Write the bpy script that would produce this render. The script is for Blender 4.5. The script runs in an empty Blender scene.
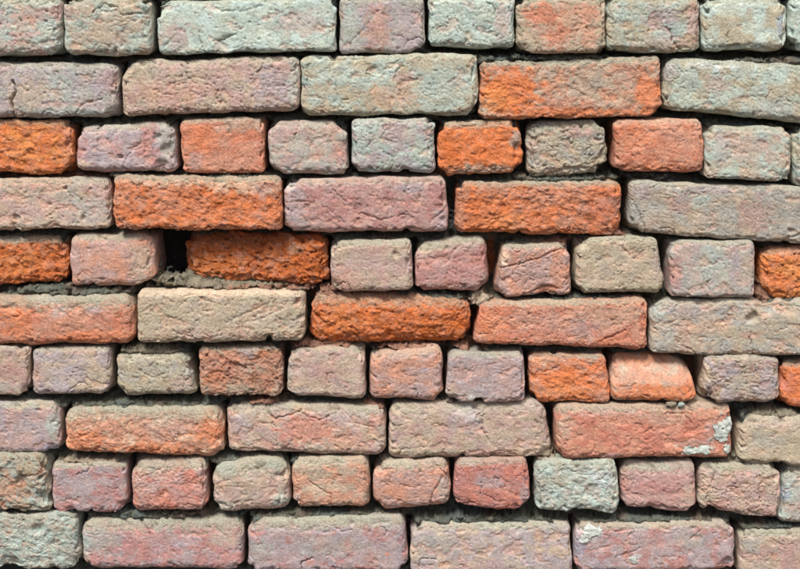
import bpy, math, time
import numpy as np

T0 = time.time()
S = bpy.context.scene
R = math.radians

# ------------------------------------------------------------------ camera
F_PX, PITCH, DIST, ZC = 1300.0, R(10.5), 1.79, 1.25
cam_d = bpy.data.cameras.new('camera')
cam = bpy.data.objects.new('camera', cam_d)
S.collection.objects.link(cam)
cam_d.sensor_width = 36.0
cam_d.lens = F_PX / 800.0 * 36.0
cam_d.clip_start, cam_d.clip_end = 0.02, 500.0
CAM = np.array([0.0, -DIST * math.cos(PITCH), ZC + DIST * math.sin(PITCH)])
cam.location = CAM
cam.rotation_euler = (math.pi / 2 - PITCH, 0, 0)
S.camera = cam

# ------------------------------------------------------------------ sky and sun (overcast)
SUN_EL, SUN_AZ = R(56), R(-30)          # azimuth measured from straight in front of the wall, minus = left
world = bpy.data.worlds.new('World')
S.world = world
world.use_nodes = True
nt = world.node_tree
sky = nt.nodes.new('ShaderNodeTexSky')
sky.sky_type = 'NISHITA'
sky.sun_disc = False
sky.sun_elevation = SUN_EL
sky.sun_rotation = math.pi + SUN_AZ
sky.air_density = 0.45
sky.dust_density = 3.0
sky.ozone_density = 0.4
nt.nodes['Background'].inputs[1].default_value = 0.05
nt.links.new(sky.outputs[0], nt.nodes['Background'].inputs[0])

sun_d = bpy.data.lights.new('sun', 'SUN')
sun_d.energy = 1.5
sun_d.angle = R(17)
sun_d.color = (1.0, 0.99, 0.975)
sun = bpy.data.objects.new('sun', sun_d)
S.collection.objects.link(sun)
# lamp points along its -Z, from the sky in front of the wall down onto it
sun.rotation_euler = (math.pi / 2 - SUN_EL, 0, SUN_AZ)

S.view_settings.view_transform = 'Standard'
S.view_settings.look = 'None'
S.view_settings.exposure = 1.7
S.view_settings.gamma = 1.0
S.cycles.diffuse_bounces = 2
S.cycles.max_bounces = 4

# ------------------------------------------------------------------ helpers
rng = np.random.default_rng(7)
CF = np.array([0.0, math.cos(PITCH), -math.sin(PITCH)])
CU = np.array([0.0, math.sin(PITCH), math.cos(PITCH)])


def at(px, py, y=0.0):
    """photo position -> (x, z) in millimetres on the wall plane lying y mm behind the face"""
    d = np.array([(px - 400.0) / F_PX, 0, 0]) + CF + CU * (284.5 - py) / F_PX
    t = (y * 0.001 - CAM[1]) / d[1]
    p = CAM + d * t
    return p[0] * 1000.0, p[2] * 1000.0


def hsh(i, j, k):
    h = (i.astype(np.int64) * 374761393 + j.astype(np.int64) * 668265263 + int(k) * 2147483647 + 974711) & 0xFFFFFFFF
    h = ((h ^ (h >> 13)) * 1274126177) & 0xFFFFFFFF
    h = ((h ^ (h >> 16)) * 2246822519) & 0xFFFFFFFF
    return (h ^ (h >> 15)) & 0xFFFFFFFF


def gn(s, t, k=0):
    """2D gradient noise, about -1..1"""
    i, j = np.floor(s), np.floor(t)
    fs, ft = s - i, t - j
    us, ut = fs * fs * fs * (fs * (fs * 6 - 15) + 10), ft * ft * ft * (ft * (ft * 6 - 15) + 10)

    def g(di, dj):
        a = hsh(i + di, j + dj, k) * (2 * math.pi / 4294967296.0)
        return np.cos(a) * (fs - di) + np.sin(a) * (ft - dj)
    a, b, c, d = g(0, 0), g(1, 0), g(0, 1), g(1, 1)
    return 1.5 * ((a * (1 - us) + b * us) * (1 - ut) + (c * (1 - us) + d * us) * ut)


def fbm(s, t, n, k=0, gain=0.5):
    o, a, f = 0, 1.0, 1.0
    for q in range(n):
        o = o + a * gn(s * f + 17.3 * q, t * f - 9.1 * q, k + q)
        a *= gain
        f *= 2.03
    return o


def worley(s, t, k=0):
    """F1, F2 and a random number per cell"""
    i, j = np.floor(s), np.floor(t)
    f1 = np.full(s.shape, 9.0)
    f2 = np.full(s.shape, 9.0)
    idc = np.zeros(s.shape)
    for di in (-1, 0, 1):
        for dj in (-1, 0, 1):
            h = hsh(i + di, j + dj, k)
            x = i + di + (h & 0xFFFF) / 65536.0
            y = j + dj + (h >> 16) / 65536.0
            d = np.hypot(x - s, y - t)
            near = d < f1
            f2 = np.where(near, f1, np.minimum(f2, d))
            idc = np.where(near, ((h * 2654435761) & 0xFFFF) / 65536.0, idc)
            f1 = np.where(near, d, f1)
    return f1, f2, idc


def sstep(a, b, x):
    t = np.clip((x - a) / (b - a), 0, 1)
    return t * t * (3 - 2 * t)


def lin(c):
    c = np.array(c, float) / 255.0
    return np.where(c <= 0.04045, c / 12.92, ((c + 0.055) / 1.055) ** 2.4)


def make_mesh(name, co, quads, pig=None, mat=None, extra=None):
    me = bpy.data.meshes.new(name)
    nv, nf = len(co), len(quads)
    me.vertices.add(nv)
    me.vertices.foreach_set('co', np.ascontiguousarray(co, np.float32).ravel())
    me.loops.add(nf * 4)
    me.loops.foreach_set('vertex_index', np.ascontiguousarray(quads, np.int32).ravel())
    me.polygons.add(nf)
    me.polygons.foreach_set('loop_start', np.arange(0, nf * 4, 4, dtype=np.int32))
    me.polygons.foreach_set('use_smooth', np.ones(nf, bool))
    me.update(calc_edges=True)
    if pig is not None:
        a = me.color_attributes.new('pigment', 'FLOAT_COLOR', 'POINT')
        a.data.foreach_set('color', np.ascontiguousarray(np.c_[pig, np.ones(nv)], np.float32).ravel())
    if extra is not None:
        a = me.attributes.new('grain', 'FLOAT', 'POINT')
        a.data.foreach_set('value', np.ascontiguousarray(extra, np.float32))
    if mat:
        me.materials.append(mat)
    return me


def link(name, me, parent=None, loc=None, label=None, kind=None):
    o = bpy.data.objects.new(name, me)
    S.collection.objects.link(o)
    o.parent = parent
    if loc is not None:
        o.location = loc
    if label:
        o['label'] = label
    if kind:
        o['kind'] = kind
    return o


# ------------------------------------------------------------------ materials
def masonry_material(name, fine, speck, bump):
    m = bpy.data.materials.new(name)
    m.use_nodes = True
    n, l = m.node_tree.nodes, m.node_tree.links
    b = n['Principled BSDF']
    b.inputs['Roughness'].default_value = 0.92
    b.inputs['Specular IOR Level'].default_value = 0.18
    tc = n.new('ShaderNodeTexCoord')
    at_ = n.new('ShaderNodeAttribute'); at_.attribute_name = 'pigment'
    gr = n.new('ShaderNodeAttribute'); gr.attribute_name = 'grain'

    def noise(scale, det, rough, dist=0.0):
        x = n.new('ShaderNodeTexNoise')
        x.inputs['Scale'].default_value = scale
        x.inputs['Detail'].default_value = det
        x.inputs['Roughness'].default_value = rough
        x.inputs['Distortion'].default_value = dist
        l.new(tc.outputs['Object'], x.inputs['Vector'])
        return x

    def ramp(src, p0, c0, p1, c1):
        r = n.new('ShaderNodeMapRange')
        r.inputs['From Min'].default_value = p0; r.inputs['From Max'].default_value = p1
        r.inputs['To Min'].default_value = c0; r.inputs['To Max'].default_value = c1
        l.new(src, r.inputs['Value'])
        return r.outputs[0]

    def mul(col, fac):
        x = n.new('ShaderNodeMix'); x.data_type = 'RGBA'; x.blend_type = 'MULTIPLY'
        x.inputs[0].default_value = 1.0
        l.new(col, x.inputs[6]); l.new(fac, x.inputs[7])
        return x.outputs[2]

    n1 = noise(fine, 2, 0.6, 0.3)            # mineral grain, about 3 mm
    n3 = noise(speck, 1, 0.5)                 # dark and light grits
    col = at_.outputs['Color']
    col = mul(col, ramp(n1.outputs[0], 0.28, 0.76, 0.74, 1.24))
    # pale and dark grit specks
    mx = n.new('ShaderNodeMix'); mx.data_type = 'RGBA'
    l.new(ramp(n3.outputs[0], 0.70, 0.0, 0.78, 0.65), mx.inputs[0])
    l.new(col, mx.inputs[6]); mx.inputs[7].default_value = (0.62, 0.58, 0.52, 1)
    mx2 = n.new('ShaderNodeMix'); mx2.data_type = 'RGBA'
    l.new(ramp(n3.outputs[0], 0.30, 0.75, 0.22, 0.0), mx2.inputs[0])
    inv = ramp(n3.outputs[0], 0.20, 0.7, 0.29, 0.0)
    l.new(inv, mx2.inputs[0])
    l.new(mx.outputs[2], mx2.inputs[6]); mx2.inputs[7].default_value = (0.10, 0.07, 0.06, 1)
    l.new(mx2.outputs[2], b.inputs['Base Color'])
    # fine relief
    n4 = noise(fine * 2.4, 2, 0.6)            # sand grain, about 1 mm
    ad = n.new('ShaderNodeMath'); ad.operation = 'MULTIPLY_ADD'
    l.new(n4.outputs[0], ad.inputs[0]); ad.inputs[1].default_value = 1.0
    l.new(n1.outputs[0], ad.inputs[2])
    ad2 = n.new('ShaderNodeMath'); ad2.operation = 'MULTIPLY_ADD'
    l.new(gr.outputs['Fac'], ad2.inputs[0]); ad2.inputs[1].default_value = 0.7; ad2.inputs[2].default_value = 0.34
    bp = n.new('ShaderNodeBump')
    bp.inputs['Distance'].default_value = bump
    l.new(ad2.outputs[0], bp.inputs['Strength'])
    l.new(ad.outputs[0], bp.inputs['Height'])
    l.new(bp.outputs[0], b.inputs['Normal'])
    return m


M_BRICK = masonry_material('weathered_brick', 360.0, 420.0, 0.0034)
M_MORTAR = masonry_material('lime_mortar', 420.0, 500.0, 0.0030)
M_LICHEN = masonry_material('lichen_crust', 500.0, 600.0, 0.0012)


def plain_material(name, c0, c1, scale, rough=0.95):
    m = bpy.data.materials.new(name)
    m.use_nodes = True
    n, l = m.node_tree.nodes, m.node_tree.links
    b = n['Principled BSDF']
    b.inputs['Roughness'].default_value = rough
    x = n.new('ShaderNodeTexNoise'); x.inputs['Scale'].default_value = scale; x.inputs['Detail'].default_value = 8
    tc = n.new('ShaderNodeTexCoord'); l.new(tc.outputs['Object'], x.inputs['Vector'])
    r = n.new('ShaderNodeValToRGB')
    r.color_ramp.elements[0].position, r.color_ramp.elements[1].position = 0.3, 0.7
    r.color_ramp.elements[0].color, r.color_ramp.elements[1].color = (*c0, 1), (*c1, 1)
    l.new(x.outputs[0], r.inputs[0]); l.new(r.outputs[0], b.inputs['Base Color'])
    bp = n.new('ShaderNodeBump'); bp.inputs['Distance'].default_value = 0.01
    l.new(x.outputs[0], bp.inputs['Height']); l.new(bp.outputs[0], b.inputs['Normal'])
    return m


# pigments: what the fired clay, its weathered skin, dust and lichen look like
KC = 0.92
PAL = {k: lin(v) * KC for k, v in dict(
    grn=(174, 185, 171), mint=(190, 202, 188), gry=(167, 164, 153), lil=(173, 158, 159), pnk=(186, 152, 143),
    ros=(181, 123, 117), tan=(184, 166, 144), khk=(176, 164, 138), sal=(204, 142, 114), org=(221, 129, 78),
    dor=(204, 110, 54), red=(196, 114, 92), brn=(152, 92, 58), crm=(226, 202, 172), dst=(178, 177, 154),
    wht=(214, 216, 210), blu=(140, 152, 172), drk=(92, 88, 82), bur=(198, 126, 98), yel=(230, 148, 84)).items()}

for _k in ('gry', 'lil', 'pnk', 'ros', 'red', 'sal'):
    PAL[_k] = PAL[_k] * 0.84 + lin((178, 170, 152)) * KC * 0.16

# ------------------------------------------------------------------ the setting
gm = plain_material('trodden_earth', (0.07, 0.055, 0.04), (0.16, 0.13, 0.10), 3.0)
N = 60
gx, gz = np.meshgrid(np.linspace(-1, 1, N + 1), np.linspace(-1, 1, N + 1))
gx, gz = np.sign(gx) * np.abs(gx) ** 3 * 150, np.sign(gz) * np.abs(gz) ** 3 * 150
gco = np.c_[gx.ravel(), gz.ravel(), (0.02 * gn(gx.ravel() * 2, gz.ravel() * 2, 3))]
ii = np.arange((N + 1) * (N + 1)).reshape(N + 1, N + 1)
gq = np.stack([ii[:-1, :-1], ii[:-1, 1:], ii[1:, 1:], ii[1:, :-1]], -1).reshape(-1, 4)
ground = link('ground', make_mesh('ground', gco, gq, None, gm), kind='structure')
ground['label'] = 'trodden brown earth at the foot of the brick wall'
ground['category'] = 'ground'

wall = bpy.data.objects.new('brick_wall', None)
S.collection.objects.link(wall)
wall.location = (0, 0, 0)
wall['label'] = 'old weathered wall of grey, pink and orange bricks with crumbling mortar'
wall['category'] = 'wall'
wall['kind'] = 'thing'

# ------------------------------------------------------------------ brick builder
LOOPS = np.array([0.7, 1.5, 2.5, 3.8, 5.4, 7.5, 10.5, 15, 22, 34, 55, 90], float)
RIDX = {}


def build_brick(c, step, seed, y0=0.0, base='tan', mix='pnk', patches=(), rough=0.3, wr=0.5, pit=0.25, r=(7, 7, 7, 6), rd=7.0,
                chips=(), cracks=(), ang=0.2, tilt=(0, 0), dust=0.6, dcol='dst', wob=1.0, bulge=0.0, mixamt=0.5, slope=None, loops=LOOPS, grow=0.4, fin=0.35, rs=1.6, spall=-0.05):
    """c: four corners TL TR BR BL as (x, z) mm.  Returns co (m, relative to centre), quads, pigment, grain, centre, front index"""
    c = np.array(c, float)
    cx, cz = c[:, 0].mean(), c[:, 1].mean()
    c = c + grow * np.array([(-1, 1), (1, 1), (1, -1), (-1, -1)])
    W = 0.5 * (np.hypot(*(c[1] - c[0])) + np.hypot(*(c[2] - c[3])))
    H = 0.5 * (np.hypot(*(c[3] - c[0])) + np.hypot(*(c[2] - c[1])))
    nx, nz = max(6, int(round(W / step))), max(5, int(round(H / step)))
    u, v = np.meshgrid(np.linspace(0, W, nx + 1), np.linspace(0, H, nz + 1))     # v: 0 at the top
    idx = np.arange(u.size).reshape(u.shape)
    quads = np.stack([idx[:-1, :-1], idx[1:, :-1], idx[1:, 1:], idx[:-1, 1:]], -1).reshape(-1, 4)
    ring = np.r_[idx[0, :-1], idx[:-1, -1], idx[-1, :0:-1], idx[:0:-1, 0]]
    U, V = u.ravel(), v.ravel()
    Wd = np.zeros(U.size)
    us, vs, ws, prev = [U], [V], [Wd], ring
    allq = [quads]
    n0 = U.size
    for q, w in enumerate(loops):
        cur = n0 + np.arange(ring.size)
        n0 += ring.size
        us.append(U[ring]); vs.append(V[ring]); ws.append(np.full(ring.size, w))
        p2, c2 = np.roll(prev, -1), np.roll(cur, -1)
        allq.append(np.stack([prev, cur, c2, p2], -1)[:, ::-1])
        prev = cur
    U, V, Wd = np.concatenate(us), np.concatenate(vs), np.concatenate(ws)
    quads = np.concatenate(allq)
    # rounding, own radius on each side (left, right, top, bottom)
    rl, rr, rt, rb = [q * rs for q in r]
    rd = rd * rs
    low = fbm(U / 38.0 + seed, V / 30.0 + Wd / 30.0, 2, 5)
    a = np.where(U < rl, -(rl - U) / rl, np.where(U > W - rr, (U - W + rr) / rr, 0.0))
    b = np.where(V < rt, -(rt - V) / rt, np.where(V > H - rb, (V - H + rb) / rb, 0.0))
    cc = np.where(Wd < rd, (rd - Wd) / rd, 0.0)
    L = np.sqrt(a * a + b * b + cc * cc)
    L[L < 1e-6] = 1.0
    na, nb, nc = a / L, b / L, cc / L
    u2 = np.where(U < rl, rl + rl * na, np.where(U > W - rr, W - rr + rr * na, U))
    v2 = np.where(V < rt, rt + rt * nb, np.where(V > H - rb, H - rb + rb * nb, V))
    w2 = np.where(Wd < rd, rd - rd * nc, Wd)
    if slope:                                    # a worn slope: the upper part leans back
        frac, amt = slope
        w2 = w2 + amt * sstep(frac, 0.0, v2 / H) ** 0.9
    w2 = w2 - bulge * (1 - (2 * u2 / W - 1) ** 2) * (1 - (2 * v2 / H - 1) ** 2)
    w2 = w2 + tilt[0] * (u2 / W - 0.5) + tilt[1] * (v2 / H - 0.5)
    # relief, millimetres
    s, t = u2 + 0.75 * Wd + seed * 131.7, v2 + 0.65 * Wd + seed * 77.1
    ca, sa = math.cos(ang), math.sin(ang)
    sr, tr = s * ca - t * sa, s * sa + t * ca
    ws_ = 2.6 * gn(s / 11.0, t / 11.0, 11)
    wt_ = 2.6 * gn(s / 11.0 + 40, t / 11.0, 12)
    mod = 0.5 + 0.8 * gn(s / 31.0, t / 25.0, 13)
    h = 0.9 * fbm(s / 40.0, t / 30.0, 2, 20) + fin * fbm(s / 9.0, t / 8.0, 3, 24, 0.65)
    # creases pressed into the clay
    cr = 1 - np.abs(gn((sr + ws_) / 19.0, (tr + wt_) / 8.5, 31)) * 3.2
    cr2 = 1 - np.abs(gn((sr + ws_) / 11.0, (tr + wt_) / 6.0, 33)) * 3.4
    gate = sstep(-0.15, 0.5, gn(s / 17.0, t / 14.0, 37) + 0.18)
    gate2 = sstep(-0.1, 0.45, gn(s / 13.0, t / 13.0, 39))
    wr = wr * 0.78
    h = h - wr * (4.4 * np.clip(cr, 0, 1) ** 9 * gate + 2.6 * np.clip(cr2, 0, 1) ** 9 * gate2)
    f1, f2, idc = worley((s + ws_ * 0.9) / 9.5, (t + wt_ * 0.9) / 8.0, 41)
    h = h - wr * 2.2 * (1 - sstep(0.0, 0.10, f2 - f1)) * sstep(0.0, 0.5, mod)
    # pits
    p1, p2_, pid = worley(s / 12.0, t / 11.0, 47)
    h = h - pit * 7.0 * np.where(pid > 0.78, (1 - sstep(0.08, 0.22, p1)), 0)
    p1, p2_, pid = worley(s / 5.0, t / 5.0, 49)
    h = h - pit * 3.4 * np.where(pid > 0.72, (1 - sstep(0.12, 0.4, p1)), 0)
    # broken, sugary fracture surface
    if rough > 0.01:
        g1, g2, gid = worley((s + ws_) / 6.5, (t + wt_) / 6.0, 53)
        g3, g4, gid3 = worley(s / 3.4, t / 3.2, 55)
        hr = 1.7 * (gid - 0.5) * sstep(0.0, 0.3, g2 - g1) + 2.6 * fbm(s / 16.0, t / 12.0, 3, 57, 0.55) + 0.9 * (gid3 - 0.5) + 0.7 * gn(s / 3.1, t / 3.0, 59)
        h = h + (rough * 0.85 if rough > .5 else rough * 0.6) * hr
    # skin lost in plates, a step down to rawer clay
    sp = fbm(s / 27.0 + 7, t / 19.0, 4, 76, 0.6)
    lost = sstep(0.30, 0.36, sp + spall) * (Wd < 6)
    h = h - 1.1 * lost + 0.4 * lost * gn(s / 4.0, t / 4.0, 77)
    # world position of the face point
    fu, fv = u2 / W, v2 / H
    X = (c[0, 0] * (1 - fu) + c[1, 0] * fu) * (1 - fv) + (c[3, 0] * (1 - fu) + c[2, 0] * fu) * fv
    Z = (c[0, 1] * (1 - fu) + c[1, 1] * fu) * (1 - fv) + (c[3, 1] * (1 - fu) + c[2, 1] * fu) * fv
    # ragged outline: chunky losses along arrises
    edge = np.clip(1 - np.abs(nc - 0.7) * 2.2, 0, 1) * (np.hypot(na, nb) > 0.05)
    bite = sstep(0.25, 0.75, gn(s / 13.0, t / 13.0, 61)) * 3.0 + sstep(0.2, 0.7, gn(s / 5.5, t / 5.5, 62)) * 1.3
    h = h - edge * bite * wob * 1.8
    for (ex, ez, er, ed) in chips:
        d = np.hypot(X - ex, Z - ez) + 2.2 * gn(s / 7.0, t / 7.0, 63)
        h = h - ed * (1 - sstep(er * 0.35, er, d))
    for pts, cw, cd in cracks:
        Xw, Zw = X + 1.6 * gn(s / 6.0, t / 6.0, 64), Z + 1.6 * gn(s / 6.0, t / 6.0, 65)
        dm = np.full(X.shape, 1e3)
        for (x0, z0), (x1, z1) in zip(pts[:-1], pts[1:]):
            dx, dz = x1 - x0, z1 - z0
            tt = np.clip(((Xw - x0) * dx + (Zw - z0) * dz) / (dx * dx + dz * dz + 1e-9), 0, 1)
            dm = np.minimum(dm, np.hypot(Xw - x0 - tt * dx, Zw - z0 - tt * dz))
        h = h - cd * (1 - sstep(cw * 0.3, cw * 1.3, dm)) * (Wd < 12)
    wobx = (2.2 * gn(s / 45.0, t / 40.0, 71) + 1.3 * gn(s / 17.0, t / 15.0, 73)) * wob
    wobz = (2.2 * gn(s / 45.0, t / 40.0, 72) + 1.3 * gn(s / 17.0, t / 15.0, 74)) * wob
    fade = 1 - sstep(14, 40, Wd)
    X = X + na * h * fade + wobx
    Z = Z - nb * h * fade + wobz
    Y = y0 + w2 - nc * h
    # pigment
    m1 = 0.12 + 0.76 * sstep(-0.28, 0.4, fbm(s / 30.0, t / 22.0, 5, 81, 0.62) + (mixamt - 0.5) * 1.6)
    pig = PAL[base][None] * (1 - m1[:, None]) + PAL[mix][None] * m1[:, None]
    grain = np.full(U.size, rough * 0.75)
    if rough > 0.5:
        k = (0.5 * sstep(.45, .85, gid) * rough)[:, None]
        pig = pig * (1 - k) + PAL['sal'] * k
        k = (0.16 * sstep(.35, .1, gid) * rough)[:, None]
        pig = pig * (1 - k) + PAL['brn'] * 1.25 * k
    for (ex, ez, rx, rz, cn, st) in patches:
        d = np.hypot((X - ex) / rx, (Z - ez) / rz) + 0.45 * fbm(s / 13.0, t / 10.0, 5, 83 + int(ex) % 7, 0.68)
        k = (0.88 * st * (1 - sstep(0.55, 1.1, d)))[:, None]
        pig = pig * (1 - k) + PAL[cn][None] * k
    k = (0.30 * lost)[:, None]
    pig = pig * (1 - k) + PAL['sal' if rough < .5 else 'org'][None] * k
    # mineral blotches
    var = 1 + 0.13 * fbm(s / 14.0, t / 12.0, 3, 87) + 0.10 * gn(s / 5.0, t / 5.0, 89)
    warm = 0.07 * gn(s / 19.0, t / 19.0, 90)
    pig = pig * var[:, None] * np.c_[1 + warm, np.ones_like(warm), 1 - warm]
    # settled dust on the upward ledge
    up = sstep(0.12, 0.62, -nb + 0.30 * fbm(s / 9.0, t / 6.0, 3, 91, .6)) * dust
    grain = grain * (1 - up) + up
    pig = pig * (1 - up[:, None]) + PAL[dcol][None] * up[:, None]
    pig = np.clip(pig, 0.01, 0.9)
    co = np.c_[X - cx, Y - y0, Z - cz] * 0.001
    return co, quads, pig, grain, (cx * 0.001, y0 * 0.001, cz * 0.001), (s, t)


# ------------------------------------------------------------------ the bricks of the photograph
BR = []


def B(c, base, mix, label=None, **k):
    BR.append((c, base, mix, label, k))


P = lambda *a: a
# course 1 (headers with one stretcher)
B((-27, -3, 61, -3, 61, 55, -27, 56), 'grn', 'pnk', mixamt=.42, pit=.4, patches=[P(22, 20, 12, 14, 'sal', .5), P(50, 45, 12, 10, 'grn', .7)])
B((62, -1, 150, -3, 152, 55, 64, 55), 'grn', 'tan', 'tan header with a knobbly lump on its top edge', r=(9, 9, 9, 8), patches=[P(105, 30, 26, 18, 'tan', .9), P(68, 10, 6, 8, 'ros', .6), P(130, 8, 12, 6, 'khk', .8)],
  cracks=[([P(92, 12), P(104, 3), P(118, 6), P(120, 14), P(140, 14)], 1.1, 3)], chips=[P(105, 8, 8, 3)], wr=.6)
B((155, 2, 336, -4, 336, 51, 159, 54), 'grn', 'mint', 'long pale green-grey stretcher in the top course', patches=[P(176, 36, 17, 14, 'ros', .55), P(300, 22, 30, 14, 'pnk', .55), P(190, 8, 20, 8, 'mint', .8)],
  chips=[P(156, 12, 8, 5), P(226, 42, 9, 3)], cracks=[([P(219, 41), P(236, 34)], 1.2, 2.4), ([P(220, 10), P(245, 12), P(262, 5)], 1, 2)])
B((339, -3, 424, -3, 426, 53, 339, 53), 'gry', 'lil', patches=[P(378, 30, 15, 28, 'bur', .42), P(350, 25, 10, 20, 'grn', .7), P(410, 30, 16, 22, 'lil', .8)], cracks=[([P(350, 44), P(362, 30), P(378, 10)], .9, 1.6)])
B((428, -2, 515, -4, 515, 49, 429, 46), 'grn', 'mint', 'pale mint-grey header with diagonal wrinkles in the top course', ang=1.0, wr=.8, patches=[P(503, 24, 9, 24, 'pnk', .65)], r=(7, 7, 7, 9))
B((517, -2, 606, -4, 606, 54, 518, 54), 'khk', 'tan', 'tan header blotched with orange in the top course', patches=[P(562, 24, 38, 24, 'sal', .6), P(540, 14, 20, 12, 'bur', .9), P(558, 36, 12, 16, 'bur', .8), P(588, 12, 14, 10, 'sal', .9), P(590, 40, 8, 10, 'sal', .7)])
B((608, -3, 699, -4, 700, 52, 607, 52), 'grn', 'khk', 'green-grey header with a lilac smudge and pink right edge', patches=[P(664, 18, 20, 12, 'lil', .9), P(620, 34, 14, 14, 'khk', .6), P(694, 22, 8, 24, 'pnk', .8), P(664, 40, 18, 8, 'lil', .5)])
B((702, -2, 788, -3, 788, 50, 703, 51), 'mint', 'khk', patches=[P(781, 24, 5, 10, 'blu', .6), P(725, 30, 18, 18, 'khk', .4)], r=(8, 10, 8, 8), chips=[P(778, 5, 7, 3)])
B((790, -2, 878, -3, 878, 54, 790, 50), 'mint', 'grn', r=(9, 8, 8, 9))
# course 2 (stretchers)
B((-58, 62, 118, 63, 119, 117, -58, 117), 'lil', 'gry', 'long pinkish-grey stretcher with a black vertical crack', patches=[P(28, 95, 26, 18, 'tan', .85), P(5, 66, 14, 5, 'pnk', .7), P(60, 88, 16, 16, 'grn', .6), P(108, 80, 12, 16, 'ros', .35), P(70, 112, 40, 5, 'grn', .6)],
  cracks=[([P(12, 82), P(16, 92), P(11, 101), P(12, 118)], 1.7, 7)])
B((121, 61, 299, 56, 299, 110, 122, 116), 'tan', 'pnk', 'long tan stretcher with a lilac right end', patches=[P(270, 88, 24, 24, 'lil', .85), P(130, 70, 22, 14, 'khk', .8), P(170, 95, 50, 12, 'sal', .35), P(293, 85, 6, 28, 'grn', .6)],
  cracks=[([P(181, 64), P(188, 78), P(196, 84)], 1, 2.4), ([P(268, 88), P(285, 86)], 1, 1.6)], wr=.7)
B((301, 56, 477, 54, 478, 115, 300, 115), 'khk', 'grn', 'long green-grey stretcher with rosy blotches near its middle', patches=[P(392, 96, 32, 14, 'sal', .42), P(445, 85, 28, 26, 'grn', .7), P(380, 70, 14, 8, 'mint', .7), P(405, 78, 12, 8, 'pnk', .7), P(340, 72, 26, 10, 'mint', .5)],
  cracks=[([P(365, 60), P(367, 74), P(374, 78)], 1.2, 2.6), ([P(394, 80), P(397, 70), P(404, 66)], 1.2, 2.4)], chips=[P(336, 62, 6, 3), P(374, 70, 8, 2)], wr=.65)
B((481, 62, 660, 57, 662, 116, 480, 119), 'sal', 'tan', 'stretcher broken to bright orange at its left end', rough=.65, wr=.45, patches=[P(510, 92, 34, 26, 'org', 1), P(497, 100, 18, 18, 'yel', .6), P(590, 84, 42, 18, 'tan', .8), P(570, 113, 70, 6, 'org', .8), P(649, 96, 18, 22, 'org', .75), P(556, 62, 76, 5, 'dst', .7)],
  cracks=[([P(534, 78), P(541, 66)], 1, 2)], r=(7, 8, 9, 6))
B((665, 58, 842, 66, 842, 126, 663, 109), 'grn', 'khk', 'long tilted pale grey stretcher at the right edge', patches=[P(715, 85, 14, 12, 'pnk', .5), P(720, 64, 40, 6, 'wht', .6), P(670, 70, 8, 10, 'lil', .7), P(770, 75, 26, 10, 'mint', .7), P(770, 108, 30, 12, 'gry', .6)], ang=-.8, wr=.75)
# course 3 (headers)
B((-15, 120, 72, 121, 72, 174, -15, 172), 'org', 'yel', 'bright orange crumbling header at the left edge, under the cracked brick', y0=11, rough=.8, wr=.3, pit=.25, r=(8, 10, 10, 8), patches=[P(60, 128, 14, 8, 'sal', .6), P(66, 150, 6, 20, 'sal', .5)], dcol='khk')
B((75, 127, 174, 121, 177, 172, 77, 172), 'lil', 'ros', 'lilac header with a dark pitted right end', mixamt=.4, patches=[P(100, 150, 22, 20, 'lil', .6), P(158, 160, 6, 10, 'ros', .5), P(166, 142, 12, 22, 'gry', .9), P(82, 165, 8, 6, 'crm', .6), P(120, 124, 40, 5, 'dst', .7)],
  chips=[P(156, 138, 5, 4), P(167, 150, 8, 5), P(163, 166, 8, 5), P(120, 155, 2.4, 5)], wr=.35, y0=3)
B((180, 120, 264, 118, 265, 172, 182, 173), 'bur', 'sal', 'salmon header streaked with orange near the left', rough=.4, wr=.4, patches=[P(200, 140, 18, 16, 'org', .45), P(222, 160, 40, 10, 'sal', .7), P(240, 125, 24, 8, 'tan', .7), P(196, 160, 8, 10, 'lil', .4)])
B((268, 121, 347, 121, 348, 174, 269, 174), 'gry', 'pnk', 'pinkish-grey header with a red fleck at its right edge', patches=[P(338, 153, 7, 8, 'red', .5), P(290, 122, 20, 4, 'ros', .6), P(320, 140, 20, 15, 'tan', .5)])
B((352, 119, 434, 118, 435, 173, 352, 172), 'grn', 'lil', patches=[P(402, 132, 28, 12, 'pnk', .5), P(360, 128, 9, 12, 'mint', .8), P(420, 160, 10, 10, 'grn', .7)], r=(7, 8, 7, 9), wr=.6, cracks=[([P(371, 120), P(373, 140), P(366, 150)], .9, 2)])
B((439, 123, 521, 119, 523, 172, 438, 175), 'org', 'org', 'vivid orange header with a grey chipped right corner', rough=.6, wr=.35, patches=[P(465, 122, 30, 5, 'khk', .8), P(480, 170, 36, 6, 'tan', .85), P(516, 140, 7, 10, 'gry', .8), P(450, 150, 10, 18, 'dor', .7)],
  chips=[P(518, 148, 7, 4), P(516, 124, 7, 4)], r=(8, 9, 9, 8))
B((528, 121, 605, 121, 608, 172, 528, 177), 'khk', 'gry', 'wrinkled khaki-grey header with a rose streak', ang=.5, wr=1.0, rough=.35, patches=[P(576, 132, 18, 6, 'ros', .55), P(548, 150, 16, 16, 'tan', .5), P(560, 168, 30, 6, 'crm', .4)], r=(10, 10, 10, 9), chips=[P(604, 170, 9, 5), P(602, 122, 8, 4)], wob=1.5)
B((614, 120, 704, 119, 705, 173, 615, 171), 'sal', 'bur', 'flat salmon header left of the pale grey one', patches=[P(634, 138, 22, 16, 'org', .45), P(680, 140, 22, 18, 'sal', .7), P(660, 166, 30, 6, 'org', .5)], r=(7, 7, 7, 8))
B((707, 126, 792, 127, 792, 184, 706, 178), 'grn', 'tan', 'pale tan-grey header under the tilted stretcher', patches=[P(752, 145, 28, 16, 'pnk', .5), P(752, 155, 10, 18, 'tan', .5), P(722, 145, 8, 20, 'lil', .5)], wr=.35)
B((795, 129, 880, 127, 880, 186, 794, 187), 'grn', 'khk')
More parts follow.
